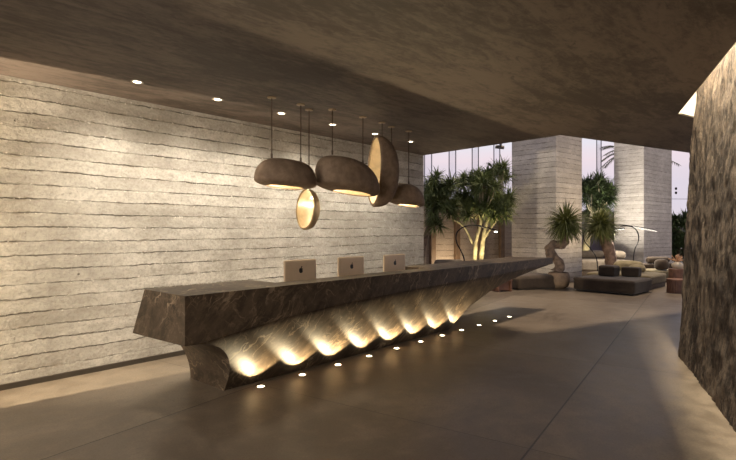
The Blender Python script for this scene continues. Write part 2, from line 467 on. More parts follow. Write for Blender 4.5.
# closing back and top
b0 = len(vs)
for h in (0, HT):
    vs += [rock_pt(L, 1.6, h), rock_pt(0, 1.6, h)]
fs += [tuple([NH*n+i for i in range(n)] + [b0+2]), (b0, b0+1, b0+3, b0+2)]
mb.add(vs, fs)
o = mb.build('wall_right', 'rock', smooth=60)
tag(o, 'rough dark brown rock wall leaning outwards at the right', 'wall', kind='structure')

W1 = W((426-368)/F*11.04, 11.04); K = W(3.335, 8.72); R = W(6.92, 10.76)
kr = (R-K).normalized()
E1 = W(4.405, 7.14); E2 = W(4.79, 7.40); e = (E2-E1).normalized()
L1 = W(4.405 - RD.x*12.5, 7.14 - RD.y*12.5)
wk = (W1-K).normalized()
outl = [W1 + wk*1.0, K, R, R + kr*6, E1 + e*7, E1, L1, Vector((-4.2, -6, 0)), Vector((-4.2, W1.y+1.0, 0))]
bm = bmesh.new()
lo = [bm.verts.new((p.x, p.y, CEIL)) for p in outl]
f = bm.faces.new(lo); r = bmesh.ops.extrude_face_region(bm, geom=[f])
for v in r['geom']:
    if isinstance(v, bmesh.types.BMVert): v.co.z = CEIL+.5
bmesh.ops.recalc_face_normals(bm, faces=bm.faces)
bmesh.ops.triangulate(bm, faces=[f for f in bm.faces if len(f.verts) > 4])
me = bpy.data.meshes.new('ceiling'); bm.to_mesh(me); bm.free()
o = link(me, 'ceiling', 'ceiling', smooth=0)
tag(o, 'dark brown troweled plaster ceiling over the lobby', 'ceiling', kind='structure')

# slot shaft: white end wall, white side wall, lid, LED strip
Z0, Z1 = CEIL+.002, 4.75
def wallseg(a, b, th, z0, z1):
    d = (b-a); d.z = 0; d.normalize(); nn = Vector((-d.y, d.x, 0))*th
    return [a, b, b+nn, a+nn]
sd = (L1-E1).normalized()
mb = MB().prism(wallseg(E1 + Vector((0,0,0)), E1 + e*.62, -.05, 0, 0), Z0, Z1)
o = mb.build('trim_1', 'plaster_white', smooth=0); tag(o, 'bright white end face of the ceiling light slot', 'trim', kind='structure')
o = MB().prism(wallseg(E1, L1, .008, 0, 0), Z0, Z1).build('trim_2', 'plaster_white', smooth=0)
tag(o, 'white side face of the ceiling light slot above the rock wall', 'trim', kind='structure')
o = MB().prism([E1 - sd*.1, E1 + e*.8, L1 + e*.8, L1], Z1, Z1+.06).build('trim_3', 'plaster_white', smooth=0)
tag(o, 'white lid of the ceiling light slot', 'trim', kind='structure')

# columns
def column(name, corners, label, h=5.6):
    o = MB().prism([c for c in corners], 0, h).build(name, 'board_grey', smooth=0, bevel=.012)
    return tag(o, label, 'column', kind='structure')
p_ = Vector((.766, .643)); q_ = Vector((-.643, .766))
def rect(c, a, b):
    return [W(*(c)), W(*(c+p_*a)), W(*(c+p_*a+q_*b)), W(*(c+q_*b))]
column('concrete_column', rect(Vector((5.856, 15.64)), 1.65, 1.6), 'square board-marked concrete column behind the ponytail palm with the twisted trunk')
column('concrete_column', rect(Vector((10.99, 20.0)), 2.96, 1.17), 'right-hand board-marked concrete column, next to the rock wall')

# garden wall line
gd = Vector((.866, .5)); g0 = Vector((2.134, 17.0))
def gpt(k): return g0 + gd*(1.06*k)
def gw(k): v = gpt(k); return W(v.x, v.y)
o = MB().prism(wallseg(gw(-6), gw(6.2), .3, 0, 0), 0, 2.75).build('wall_garden', 'board_garden', smooth=0)
tag(o, 'low board-marked garden wall behind the trees', 'wall', kind='structure')
o = MB().prism(wallseg(gw(6.2), gw(12.5), .3, 0, 0), 0, 2.5).build('wall_court', 'plaster_lav', smooth=0)
tag(o, 'smooth mauve courtyard wall between the two columns', 'wall', kind='structure')
ga = cdir(gd.x, gd.y)
nm = W(-gd.y, gd.x)     # towards the wall side
ordl = ['leftmost', 'second from left', 'third from left', 'fourth from left']
post0 = fin0 = None
for i, k in enumerate((0, 1, 2, 3)):
    c = gw(k) - nm*.09
    lab = 'brown timber post on the garden wall, %s of the row' % ordl[i]
    t = MB().box((c.x, c.y, 1.36), (.19, .12, 2.72), ga).build('timber_post', 'timber', smooth=0, bevel=.006)
    tag(t, lab, 'post', 'timber posts on the garden wall')
for i, k in enumerate((0, 1, 2, 3, 8.65)):
    c = gw(k) + nm*.16; c.z = 2.752
    if k > 5: c.z = 2.502
    lab = ('glass fin against the sky, %s between wall and first column' % ordl[i]) if i < 4 else 'glass fin against the sky between the two columns'
    if fin0 is None or k > 5:
        t = thing('glass_fin', c, lab, 'glass fin', 'glass fins on the garden wall', ga)
        m = MATW[t.name]
        MB().box((0, 0, 0), (.28, .012, 6.4), mat=m @ Matrix.Translation((0, 0, 3.2))).build('pane', 'glass', t, smooth=0)
        for s_ in (-1, 1):
            MB().box((0, 0, 0), (.02, .03, 6.4), mat=m @ Matrix.Translation((s_*.15, 0, 3.2))).build('edge_rail', 'steel', t, smooth=0)
        fin0 = fin0 or t
    else: dup(fin0, c, lab)

# ------------------------------------------------------------------ reception desk
BF, BB = 4.26, 5.07
HB = [(2.17, .675), (2.29, .645), (2.5, .655), (2.9, .70), (3.4, .755), (4.28, .81), (5.5, .85), (6.8, .872), (8.0, .888), (10.85, .968)]
def hb(a):
    for (a0, h0), (a1, h1) in zip(HB, HB[1:]):
        if a <= a1: return h0 + (h1-h0)*(max(a, a0)-a0)/(a1-a0)
    return HB[-1][1]
PR = [(0, 7.31), (.05, 7.35), (.2, 7.45), (.41, 7.63), (.66, 8.16), (.827, 8.87), (.924, 9.72), (.97, 10.25), (1.0, 10.82)]
def aR(v):
    for (v0, a0), (v1, a1) in zip(PR, PR[1:]):
        if v <= v1: return a0 + (a1-a0)*(v-v0)/(v1-v0)
    return PR[-1][1]
def aend(b): return 2.29 - .12*(b-BF)/(BB-BF)
def aL(v, b):
    e_ = aend(min(b, BB)); return e_ + (2.95-e_)*math.sqrt(max(0, 1-v*v))**.9
desk = thing('reception_desk', (6.0, 4.7, 0), 'long dark veined marble reception desk with a flared base and cantilevered tip', 'reception desk')
mb = MB(); vs = []; fs = []
VS = [0, .04, .1, .17, .25, .34, .43, .52, .6, .68, .75, .82, .87, .91, .94, .965, .985, 1.0]
NA, NB = 40, 6
for v in VS:
    bf = BF + .41*(1-v)**1.22; bb = BB + .29*(1-v**5)
    loop = []
    for i in range(NA): loop.append((i/NA, bf))
    for j in range(NB): loop.append((1.0, bf+(bb-bf)*j/NB))
    for i in range(NA): loop.append((1-i/NA, bb))
    for j in range(NB): loop.append((0.0, bb+(bf-bb)*j/NB))
    for s_, b in loop:
        ar = aR(v) - .32*(b-BF)/(BB-BF)*v**6
        a = aL(v, b) + (ar-aL(v, b))*s_
        vs.append((a, b, v*hb(a)))
n = 2*(NA+NB)
for j in range(len(VS)-1):
    for i in range(n):
        i2 = (i+1) % n; fs.append((j*n+i, j*n+i2, (j+1)*n+i2, (j+1)*n+i))
fs += [tuple(range(n-1, -1, -1)), tuple((len(VS)-1)*n+i for i in range(n))]
mb.add(vs, fs); mb.build('flared_base', 'marble', desk, smooth=25)
# upper slab with a recessed work bay
mb = MB()
TOP = 1.10
st = [2.29] + [2.29 + (10.82-2.29)*i/40 for i in range(1, 41)]
N1 = len(st)
bk = lambda a: a - .32*max(0, (a-8.0)/2.82)
vs = [(a, BF, hb(a)+.002) for a in st] + [(bk(a) if i else 2.17, BB, hb(a if i else 2.17)+.002) for i, a in enumerate(st)] \
   + [(a, BF, TOP) for a in st] + [(bk(a), BB, TOP) for a in st]
fs = []
for i in range(N1-1):
    fs += [(i, i+1, N1+i+1, N1+i), (2*N1+i, 2*N1+i+1, 3*N1+i+1, 3*N1+i), (i, i+1, 2*N1+i+1, 2*N1+i), (N1+i, N1+i+1, 3*N1+i+1, 3*N1+i)]
fs += [(0, N1, 3*N1, 2*N1), (N1-1, 2*N1-1, 4*N1-1, 3*N1-1)]
mb.add(vs, fs)
slab = mb.build('counter_slab', 'marble', desk, smooth=20)
cut = MB().box((5.05, 5.1, 1.175), (2.96, 1.0, .65)).build('cutter', 'marble', desk, smooth=0)
bo = slab.modifiers.new('bay', 'BOOLEAN'); bo.object = cut; bo.operation = 'DIFFERENCE'; bo.solver = 'EXACT'
bpy.context.view_layer.update()
me = bpy.data.meshes.new_from_object(slab.evaluated_get(bpy.context.evaluated_depsgraph_get()))
slab.modifiers.clear(); slab.data = me; bpy.data.objects.remove(cut)
bv = slab.modifiers.new('bevel', 'BEVEL'); bv.width = .006; bv.segments = 2; bv.limit_method = 'ANGLE'
wt = MB().box((5.05, 4.835, .8595), (2.955, .465, .015)).build('worktop', 'fab_taupe', desk, smooth=0)
wt['label'] = 'brown recessed worktop'

# computers
def apple_outline(r, n=64):
    pts = []
    for i in range(n):
        a = 2*math.pi*i/n
        x = math.sin(a); y = math.cos(a)
        rr = 1 - .2*math.exp(-(a if a < math.pi else a-2*math.pi)**2/.10) - .09*math.exp(-(a-math.pi)**2/.08)
        px_ = x*rr*(.98 - .13*(1-y)/2*abs(1)); py_ = y*rr*1.02
        # bite on one side
        bx, by, br = 1.1, .12, .4
        if (px_-bx)**2 + (py_-by)**2 < br*br:
            px_ = bx - math.sqrt(max(0, br*br-(py_-by)**2))
        pts.append((px_*r, py_*r))
    return pts
def computer(loc, label):
    t = thing('desktop_computer', loc, label, 'computer', 'computers on the reception desk')
    m = MATW[t.name]; zc = .262
    mb = MB(); rounded(mb, (0, 0, 0), (.53, .022, .39), .010, n=10, wrinkle=0)
    mb.v = [m @ (v + Vector((0, 0, zc))) for v in mb.v]; body = mb.build('display_body', 'gold', t, smooth=50)
    MB().box((0, 0, 0), (.50, .002, .31), mat=m @ Matrix.Translation((0, .0125, zc+.025))).build('screen', 'screen', body, smooth=0)
    mb = MB()
    poly = [(-.0115, .20), (-.055, .13), (-.075, .0), (-.069, .0), (-.05, .126), (-.0115, .19)]
    n_ = len(poly)
    vs_ = [m @ Vector((s_*.06, y, z)) for s_ in (-1, 1) for y, z in poly]
    mb.add(vs_, [tuple(range(n_)), tuple(range(2*n_-1, n_-1, -1))] + [(i, (i+1) % n_, n_+(i+1) % n_, n_+i) for i in range(n_)])
    mb.box((0, 0, 0), (.13, .15, .006), mat=m @ Matrix.Translation((0, 0, .003)))
    mb.build('stand', 'gold', t, smooth=0, bevel=.002)
    mb = MB(); out = apple_outline(.034)
    # seen from the back: mirror so that the bite is on the viewer's right
    fr = [m @ Vector((x, -.0135, zc+.06+y)) for x, y in out]; bk = [m @ Vector((x, -.0105, zc+.06+y)) for x, y in out]
    n_ = len(out)
    mb.add(fr+bk, [tuple(range(n_)), tuple(range(2*n_-1, n_-1, -1))] + [(i, (i+1) % n_, n_+(i+1) % n_, n_+i) for i in range(n_)])
    lf = [(.010*math.cos(a)*1.5, .0065*math.sin(a)) for a in [2*math.pi*i/16 for i in range(16)]]
    ca, sa = math.cos(.9), math.sin(.9)
    lf = [(x*ca-y*sa+.008, x*sa+y*ca+.043) for x, y in lf]
    fr = [m @ Vector((x, -.0135, zc+.06+y)) for x, y in lf]; bk = [m @ Vector((x, -.0105, zc+.06+y)) for x, y in lf]
    mb.add(fr+bk, [tuple(range(16)), tuple(range(31, 15, -1))] + [(i, (i+1) % 16, 16+(i+1) % 16, 16+i) for i in range(16)])
    mb.build('logo', 'logo', body, smooth=0)['label'] = 'black bitten-apple logo'
    return t
bI = 4.86; zt = .8675
c0 = computer((4.17, bI, zt), 'champagne desktop computer nearest the near end of the marble desk')
dup(c0, (5.10, bI, zt), 'champagne desktop computer in the middle of the three on the desk')
dup(c0, (6.07, bI, zt), "champagne desktop computer closest to the desk's cantilevered tip")

# ------------------------------------------------------------------ lamps in floor and ceiling
ords = ['first', 'second', 'third', 'fourth', 'fifth', 'sixth', 'seventh', 'eighth', 'ninth', 'tenth', 'eleventh']
up0 = None
for i in range(11):
    a = 3.29 + .588*i; b = 4.487 - .002*i
    lab = 'small round floor uplight in front of the marble desk, %s from the near end' % ords[i]
    if i == 10: lab = "small round floor uplight farthest from the desk's near end, last of the row"
    if up0 is None:
        up0 = thing('floor_uplight', (a, b, 0), lab, 'uplight', 'floor uplights along the desk')
        MB().lathe([(.036, .0), (.05, .0), (.05, .005), (.036, .006)], (a, b, 0), 28, closed=True).build('trim_ring', 'trim', up0)
        MB().lathe([(.0355, .001), (.0355, .005), (.015, .006)], (a, b, 0), 28).build('lens', 'uplens', up0)
    else: dup(up0, (a, b, 0), lab)
    spot('uplight_beam', (a, b, .02), (a, b+.001, 1), 21 if i < 8 else 4, (1, .79, .47), 114, .24, .015)

dn0 = None
for i in range(6):
    a = 2.46 + 1.01*i; b = 5.63
    lab = 'recessed round ceiling downlight washing the concrete wall, %s from the left' % ords[i]
    if i == 5: lab = 'recessed round ceiling downlight washing the concrete wall, rightmost of the row'
    if dn0 is None:
        dn0 = thing('ceiling_downlight', (a, b, CEIL), lab, 'downlight', 'downlights along the concrete wall')
        MB().lathe([(.042, -.0), (.068, -.0), (.066, -.008), (.042, -.006)], (a, b, CEIL), 28, closed=True).build('trim_ring', 'trim', dn0)
        MB().lathe([(.0415, -.001), (.0415, -.005), (.02, -.006)], (a, b, CEIL), 28).build('lens', 'lens', dn0)
    else: dup(dn0, (a, b, CEIL), lab)
    spot('downlight_beam', (a, b, CEIL-.03), (a, b+.34, CEIL-1.2), 76, WARM, 118, 1.0, .04)

# ------------------------------------------------------------------ pendants
def shell(t, Lx, Dy, H, mat, outer='shade', skew=0.0, tilt=0.0, power=2.3, th=.03, droop=0.0, shp=.55, curl=.5):
    """open bowl, opening towards local -Z; mat = local->world"""
    def surf(Lx, Dy, H, off):
        n, m = 48, 18; rows = []
        for j in range(m+1):
            u = -curl + (j/m)*(math.pi/2+curl)
            r = max(0, math.cos(u))**shp; z = math.copysign(abs(math.sin(u))**.95, u)
            row = []
            for k in range(n):
                a = 2*math.pi*k/n
                ca, sa = math.cos(a), math.sin(a)
                d = (abs(ca)**power + abs(sa)**power)**(-1/power)
                x = Lx*r*ca*d + skew*Lx*z*abs(z); y = Dy*r*sa*d
                zz = off + (H-off)*(z if z > 0 else z*.24) - droop*(x/Lx)*H*.5*(1 if x > 0 else .4)
                row.append((x, y, zz + tilt*x))
            rows.append(row)
        return rows, n, m
    ro, n, m = surf(Lx, Dy, H, 0.0)
    ri, _, _ = surf(Lx-th, Dy-th, H-th, .004)
    # rim: small rounded lip between outer and inner
    mid = [tuple((Vector(ro[0][k])+Vector(ri[0][k]))/2 - Vector((0, 0, .012))) for k in range(n)]
    def grid(rows):
        vs = [mat @ Vector(v) for r in rows for v in r]; fs = []
        for j in range(len(rows)-1):
            for k in range(n):
                k2 = (k+1) % n; fs.append((j*n+k, j*n+k2, (j+1)*n+k2, (j+1)*n+k))
        return vs, fs
    vs, fs = grid([ri[0], mid] + ro); MB().add(vs, fs).build('shade', outer, t, smooth=60)
    vs, fs = grid(ri); l = MB().add(vs, fs).build('lining', 'lining', t, smooth=60); l['label'] = 'glowing gilt inner face'
def hang(t, a, b, z):
    rod = MB().tube([(a, b, CEIL-.012), (a, b, z)], .0075, 8).build('rod', 'rod', t)
    MB().tube([(a, b, z+.05), (a, b, z-.012)], .014, 10).build('ferrule', 'rod', rod)
    MB().lathe([(.055, 0), (.055, -.012), (.016, -.018)], (a, b, CEIL-.001), 24).build('canopy', 'brass', rod)
def bulb(t, loc, r=.035):
    MB().lathe([(r*math.sin(math.pi*i/12), -r*math.cos(math.pi*i/12)) for i in range(13)], loc, 16).build('bulb', 'bulb', t)

T = Matrix.Translation; RX = lambda a: Matrix.Rotation(a, 4, 'X'); RY = lambda a: Matrix.Rotation(a, 4, 'Y'); RZ = lambda a: Matrix.Rotation(a, 4, 'Z')
# A
t = thing('pendant_lamp', (4.09, 5.04, 2.22), 'low dome stone pendant lamp, leftmost, on two rods above the desk', 'pendant lamp', 'stone pendant lamps')
shell(t, .445, .29, .285, T((4.09, 5.04, 2.31)), skew=.03, tilt=-.05, shp=.56, power=2.1, curl=1.12)
hang(t, 3.86, 5.04, 2.60); hang(t, 4.33, 5.04, 2.60); bulb(t, (4.05, 5.04, 2.42)); point('pendant_glow', (4.05, 5.04, 2.38), 15, WARM2, .04)
# egg
t = thing('pendant_lamp', (4.59, 5.17, 1.7), 'small gilt egg-shaped pendant lamp hanging lowest below the domes', 'pendant lamp', 'stone pendant lamps')
def orient(n_cam, up):      # local -Z -> n (opening), local X -> vertical
    w = W(n_cam[0], n_cam[1]); nrm = Vector((w.x, w.y, n_cam[2])).normalized()
    zz = -nrm; x = Vector(up); x = (x - zz*x.dot(zz)).normalized(); y = zz.cross(x)
    return Matrix((x, y, zz)).transposed().to_4x4()
ce = P(308.6, 209.5, 6.86)
mE = T(ce) @ orient((-.52, -.85, .1), (0, 0, 1))
shell(t, .285, .165, .2, mE @ T((0, 0, -.06)), power=2.0, th=.02, shp=.62, curl=.35, outer='gilt')
hang(t, 4.59, 5.17, 2.24); bulb(t, tuple(mE @ Vector((.17, .0, .06))), .018)
point('egg_glow', mE @ Vector((.07, -.05, .06)), .3, WARM2, .015)
# C
t = thing('pendant_lamp', (5.10, 4.925, 2.17), 'largest bean-shaped stone pendant lamp, in the middle of the cluster', 'pendant lamp', 'stone pendant lamps')
shell(t, .56, .33, .375, T((5.11, 4.925, 2.32)), skew=-.2, tilt=-.06, shp=.56, droop=.12, power=2.1, curl=1.12)
hang(t, 4.80, 4.93, 2.74); hang(t, 5.41, 4.92, 2.66); bulb(t, (5.05, 4.92, 2.45)); point('pendant_glow', (5.05, 4.92, 2.40), 15, WARM2, .04)
# D upright shell
t = thing('pendant_lamp', (6.06, 5.0, 2.05), 'tall upright shell-shaped pendant lamp with its glowing hollow facing left', 'pendant lamp', 'stone pendant lamps')
cd = P(380.5, 171.5, 7.8)
mD = T(cd) @ orient((-.92, -.38, .06), (-.10*SN, .10*CS, 1))
shell(t, .56, .29, .36, mD @ T((0, 0, -.08)), power=2.0, th=.035, shp=.72, skew=-.06, curl=.3)
hang(t, 5.89, 4.96, 2.98); hang(t, 6.23, 5.05, 2.80); bulb(t, tuple(mD @ Vector((-.3, .0, .1))), .03)
point('shell_glow', mD @ Vector((-.30, .0, .0)), 2.2, WARM2, .03)
# E
t = thing('pendant_lamp', (6.68, 5.06, 2.1), 'dome stone pendant lamp farthest right, half behind the upright shell', 'pendant lamp', 'stone pendant lamps')
shell(t, .37, .25, .28, T((6.64, 5.06, 2.175)), skew=-.15, tilt=-.05, shp=.6, droop=.14, power=2.1, curl=1.1)
hang(t, 6.70, 5.06, 2.46); bulb(t, (6.62, 5.06, 2.32)); point('pendant_glow', (6.62, 5.06, 2.26), 15, WARM2, .04)

# small spot projector under the ceiling edge
c = W1 + (K-W1)*.60; 
t = thing('spot_projector', (c.x+.06, c.y, CEIL+.05), 'small grey spotlight fixed to the ceiling edge near the first column', 'spotlight')
MB().box((c.x+.055, c.y, CEIL+.12), (.1, .06, .14), math.atan2(K.y-W1.y, K.x-W1.x)).build('bracket', 'steel', t, smooth=0)
MB().tube([(c.x+.10, c.y-.0, CEIL+.06), (c.x+.10, c.y, CEIL-.04)], .016, 8).build('stem', 'steel', t)
MB().tube([(c.x+.06, c.y+.1, CEIL-.03), (c.x+.13, c.y-.05, CEIL-.055)], .035, 12).build('lamp_head', 'steel', t)

# ------------------------------------------------------------------ lounge furniture
pB = cdir(.72, .69); aB = cdir(.67, -.745)
def block(t, name, cam_c, h0, size, rz, mat, r=.05, puff=.02, seed=0, tilt=None):
    mb = MB(); c = W(cam_c[0], cam_c[1], h0+size[2]/2)
    rounded(mb, c, size, r, rz, puff=puff, seed=seed, tilt=tilt)
    return mb.build(name, mat, t, smooth=70)
def piping(t, cam_c, h, sx, sy, rz, mat, r=.008, name='piping'):
    c = W(*cam_c); m = T(Vector((c.x, c.y, h))) @ RZ(rz)
    k = .07; pts = []
    for cx_, cy_, a0 in ((1, 1, 0), (-1, 1, 90), (-1, -1, 180), (1, -1, 270)):
        for q in range(5):
            a = math.radians(a0 + q*22.5)
            pts.append(m @ Vector((cx_*(sx/2-k)+k*math.cos(a), cy_*(sy/2-k)+k*math.sin(a), 0)))
    pts.append(pts[0]); MB().tube(pts, r, 6, caps=False).build(name, mat, t)

# dark ottoman platform
c = (6.77, 13.92)
t = thing('lounge_ottoman', W(*c), 'big low charcoal platform ottoman in front of the lounge sofas', 'ottoman', rz=aB)
block(t, 'seat_cushion', c, .03, (1.62, 1.29, .355), aB, 'fab_dark', .06, .012, 1)
block(t, 'plinth', c, .0, (1.5, 1.17, .05), aB, 'black', .02, 0, 2)
piping(t, c, .33, 1.63, 1.30, aB, 'fab_dark')
m = MATW[t.name]
for s_ in (-.27, .27):
    MB().tube([m @ Vector((s_, y, .392 + .0*abs(y))) for y in (-.55, -.3, 0, .3, .55)], .006, 6).build('seam', 'fab_dark', t)
for i, (c, sz, lab) in enumerate([((6.84, 14.25), (.44, .46, .29), 'left charcoal cushion block resting on the platform ottoman'),
                                  ((7.36, 14.03), (.46, .3, .26), 'right charcoal cushion block resting on the platform ottoman')]):
    t = thing('cushion_block', W(c[0], c[1], .402), lab, 'cushion', 'charcoal cushion blocks', rz=aB)
    block(t, 'cushion_body', c, .402, sz, aB, 'fab_dark', .05, .01, 5+i)
    piping(t, c, .64, sz[0]+.005, sz[1]+.005, aB, 'fab_dark', .006)
# olive module
Fc = Vector((7.95, 14.15)); pp = Vector((.72, .69)).normalized(); qq = Vector((-.67, .745)).normalized()
c = Fc + pp*.75 + qq*.9
t = thing('sofa_module', W(c.x, c.y), 'olive-beige sofa module behind the charcoal platform ottoman', 'sofa', rz=pB)
block(t, 'seat_cushion', c, .13, (1.5, 1.8, .27), pB, 'fab_olive', .06, .015, 3)
block(t, 'base', c, .0, (1.46, 1.76, .14), pB, 'fab_brown', .03, 0, 4)
piping(t, c, .34, 1.51, 1.81, pB, 'fab_olive')
for i, (x, y, z, sz, rz, tl, lab) in enumerate([
        (629, 271.5, 15.95, (.86, .42, .26), .2, .55, 'large slumped sand-coloured cushion on the olive sofa module'),
        (637, 274, 15.35, (.46, .3, .18), .5, .3, 'small sand-coloured cushion leaning in front of the large one')]):
    p = W((x-368)/F*z, z, .418)
    t = thing('scatter_cushion', p, lab, 'cushion', 'sand cushions')
    mb = MB(); rounded(mb, p + Vector((0, 0, sz[2]/2)), sz, .13, aB+rz, puff=.05, seed=8+i, tilt=RX(-tl*.5)); mb.build('cushion_body', 'fab_sand', t, smooth=70)
    piping(t, ((x-368)/F*z, z), .40+sz[2]/2, sz[0]*.98, sz[1]*.98, aB+rz, 'fab_sand', .006)
# right rear sofa
c = (10.1, 16.8); rz = cdir(1, .12)
t = thing('sofa_module', W(*c), 'dark olive sofa in front of the right-hand column', 'sofa', rz=rz)
block(t, 'seat_cushion', c, .12, (1.55, 1.1, .26), rz, 'fab_olive', .06, .015, 12)
block(t, 'base', c, 0, (1.5, 1.06, .13), rz, 'fab_brown', .03, 0, 13)
block(t, 'backrest', (10.02, 17.5), 0, (1.55, .3, .54), rz, 'fab_brown', .06, .0, 14)
p = W(10.1, 17.5, .66)
t = thing('bolster_cushion', p, 'dark brown roll bolster lying along the backrest by the right-hand column', 'cushion')
ax = W(1, .12).normalized()
mb = MB(); mb.tube([p + ax*x for x in (-.40, -.39, -.36, 0, .36, .39, .40)], [.06, .095, .112, .115, .112, .095, .06], 20); mb.build('roll', 'fab_brown', t, smooth=60)
for s_ in (-1, 1): MB().tube([p + ax*(s_*.40), p + ax*(s_*.408)], .02, 10).build('button', 'fab_dark', t)
p = W(9.62, 16.45, .397)
t = thing('round_cushion', p, 'round brown pouf cushion sitting on the sofa below the roll bolster', 'cushion')
MB().lathe([(.05, 0), (.15, .01), (.205, .06), (.22, .15), (.205, .26), (.15, .33), (.05, .35), (0.01, .352)], p, 28).build('cushion_body', 'fab_brown', t, smooth=60)
MB().lathe([(.0, 0), (.025, .0), (.02, .012), (.0, .014)], p + Vector((0, 0, .35)), 12).build('button', 'fab_dark', t)
# left rear sofa between the columns
c = (8.7, 18.85); rz = cdir(1, .05)
t = thing('sofa_module', W(*c), 'taupe sofa against the mauve wall between the two columns', 'sofa', rz=rz)
block(t, 'seat_cushion', c, .2, (2.0, .95, .38), rz, 'fab_taupe', .09, .02, 21)
block(t, 'base', c, 0, (1.95, .9, .21), rz, 'fab_brown', .03, 0, 22)
block(t, 'backrest', (8.67, 19.49), 0, (2.0, .3, .6), rz, 'fab_taupe', .07, 0, 23)
p = W(8.5, 19.47, .755)
t = thing('bolster_cushion', p, 'long taupe roll bolster on the back of the sofa by the mauve wall', 'cushion')
ax = W(1, .05).normalized()
MB().tube([p + ax*x for x in (-.62, -.6, -.55, 0, .55, .6, .62)], [.07, .12, .15, .155, .15, .12, .07], 20).build('roll', 'fab_taupe', t, smooth=60)
for s_ in (-1, 1): MB().tube([p + ax*(s_*.62), p + ax*(s_*.628)], .025, 10).build('button', 'fab_brown', t)
p = W(9.35, 18.95, .605)
t = thing('scatter_cushion', p, 'plump beige cushion at the right end of the taupe sofa, beside the pinkish palm trunk', 'cushion', 'sand cushions')
mb = MB(); rounded(mb, p + Vector((0, 0, .15)), (.66, .4, .27), .12, rz, puff=.04, seed=31); mb.build('cushion_body', 'fab_taupe', t, smooth=70)
# pouf under the desk tip
fd = Vector((.951, .31)); fq = Vector((-.31, .951)); c = Vector((4.22, 14.15)) + fd*.7 + fq*.5
rz = cdir(fd.x, fd.y)
t = thing('floor_pouf', W(c.x, c.y), 'dark brown fabric floor pouf below the cantilevered desk tip', 'pouf', rz=rz)
block(t, 'cushion_body', c, 0, (1.38, 1.0, .39), rz, 'fab_brown', .1, .03, 41)
piping(t, c, .31, 1.375, .995, rz, 'fab_brown')
# little dark wooden stool behind the desk
p = W(3.72, 14.0)
t = thing('wooden_stool', p, 'small red-brown wooden stool half hidden behind the desk', 'stool', rz=rz)
m = MATW[t.name]
MB().box((0,0,0), (.46, .4, .05), mat=m @ T((0, 0, .305))).build('seat', 'drum', t, smooth=0, bevel=.01)
for sx in (-1, 1):
    MB().box((0,0,0), (.05, .38, .28), mat=m @ T((sx*.2, 0, .14))).build('side_panel', 'drum', t, smooth=0, bevel=.006)
MB().box((0,0,0), (.35, .03, .24), mat=m @ T((0, -.12, .155))).build('front_panel', 'drum', t, smooth=0)
# tan sofa behind the desk near the garden
c = (2.33, 14.6); rz = cdir(1, .1)
t = thing('lounge_sofa', W(*c), 'tan sofa whose rounded back just shows over the desk below the left arc lamp', 'sofa', rz=rz)
block(t, 'seat_cushion', (2.33, 15.0), .14, (1.1, .9, .28), rz, 'fab_taupe', .08, .02, 51)
block(t, 'base', (2.33, 15.0), 0, (1.06, .86, .15), rz, 'fab_brown', .03, 0, 52)
block(t, 'backrest', (2.33, 14.5), 0, (.85, .26, .85), rz, 'fab_taupe', .11, 0, 53)

# drum tables and vase
def drum(cam_c, r, h, mat, label):
    p = W(*cam_c)
    t = thing('drum_table', p, label, 'side table', 'wooden drum tables')
    n = 48; prof = []
    mb = MB(); vs = []; fs = []
    zs = [0, .01, h-.04]
    for z in zs:
        for k in range(n*2):
            a = math.pi*k/n; rr = r*(1 - (.03 if k % 4 < 2 else 0)); vs.append(p + Vector((rr*math.cos(a), rr*math.sin(a), z)))
    N = 2*n
    for j in range(len(zs)-1):
        for k in range(N): fs.append((j*N+k, j*N+(k+1) % N, (j+1)*N+(k+1) % N, (j+1)*N+k))
    fs += [tuple(range(N-1, -1, -1)), tuple(2*N+k for k in range(N))]
    mb.add(vs, fs).build('fluted_drum', mat, t, smooth=20)
    MB().lathe([(r*1.0, h-.04), (r*1.02, h-.035), (r*1.02, h-.006), (r*.98, h)], p, 48).build('tabletop', 'drum2', t)
    return p
drum((8.36, 13.62), .225, .375, 'drum', 'lower dark wooden drum table beside the rock wall')
pv = drum((8.78, 14.28), .2, .60, 'drum2', 'taller rust-coloured wooden drum table carrying the cream vase')
pv = pv + Vector((0, 0, .60)) + W(.02, 0)
t = thing('vase', pv, 'round cream ceramic vase on the taller drum table', 'vase')
MB().lathe([(.06, 0), (.11, .02), (.145, .075), (.14, .13), (.09, .175), (.05, .19), (.055, .2), (.04, .2), (.04, .18), (.0, .17)], pv, 32).build('bowl', 'vase', t, smooth=60)
t = thing('dried_flowers', pv + Vector((0, 0, .175)), 'spray of peach dried stems standing in the cream vase', 'flowers')
rnd = random.Random(5)
for k in range(26):
    a = rnd.uniform(0, 6.28); tl = rnd.uniform(.1, 1.25); ln = rnd.uniform(.16, .27)
    d = Vector((math.cos(a)*math.sin(tl), math.sin(a)*math.sin(tl), math.cos(tl)))
    b = pv + Vector((0, 0, .175))
    MB().tube([b, b + d*ln*.5 + Vector((0, 0, .02)), b + d*ln], [.004, .008, .016], 6).build('stem', 'flower', t)

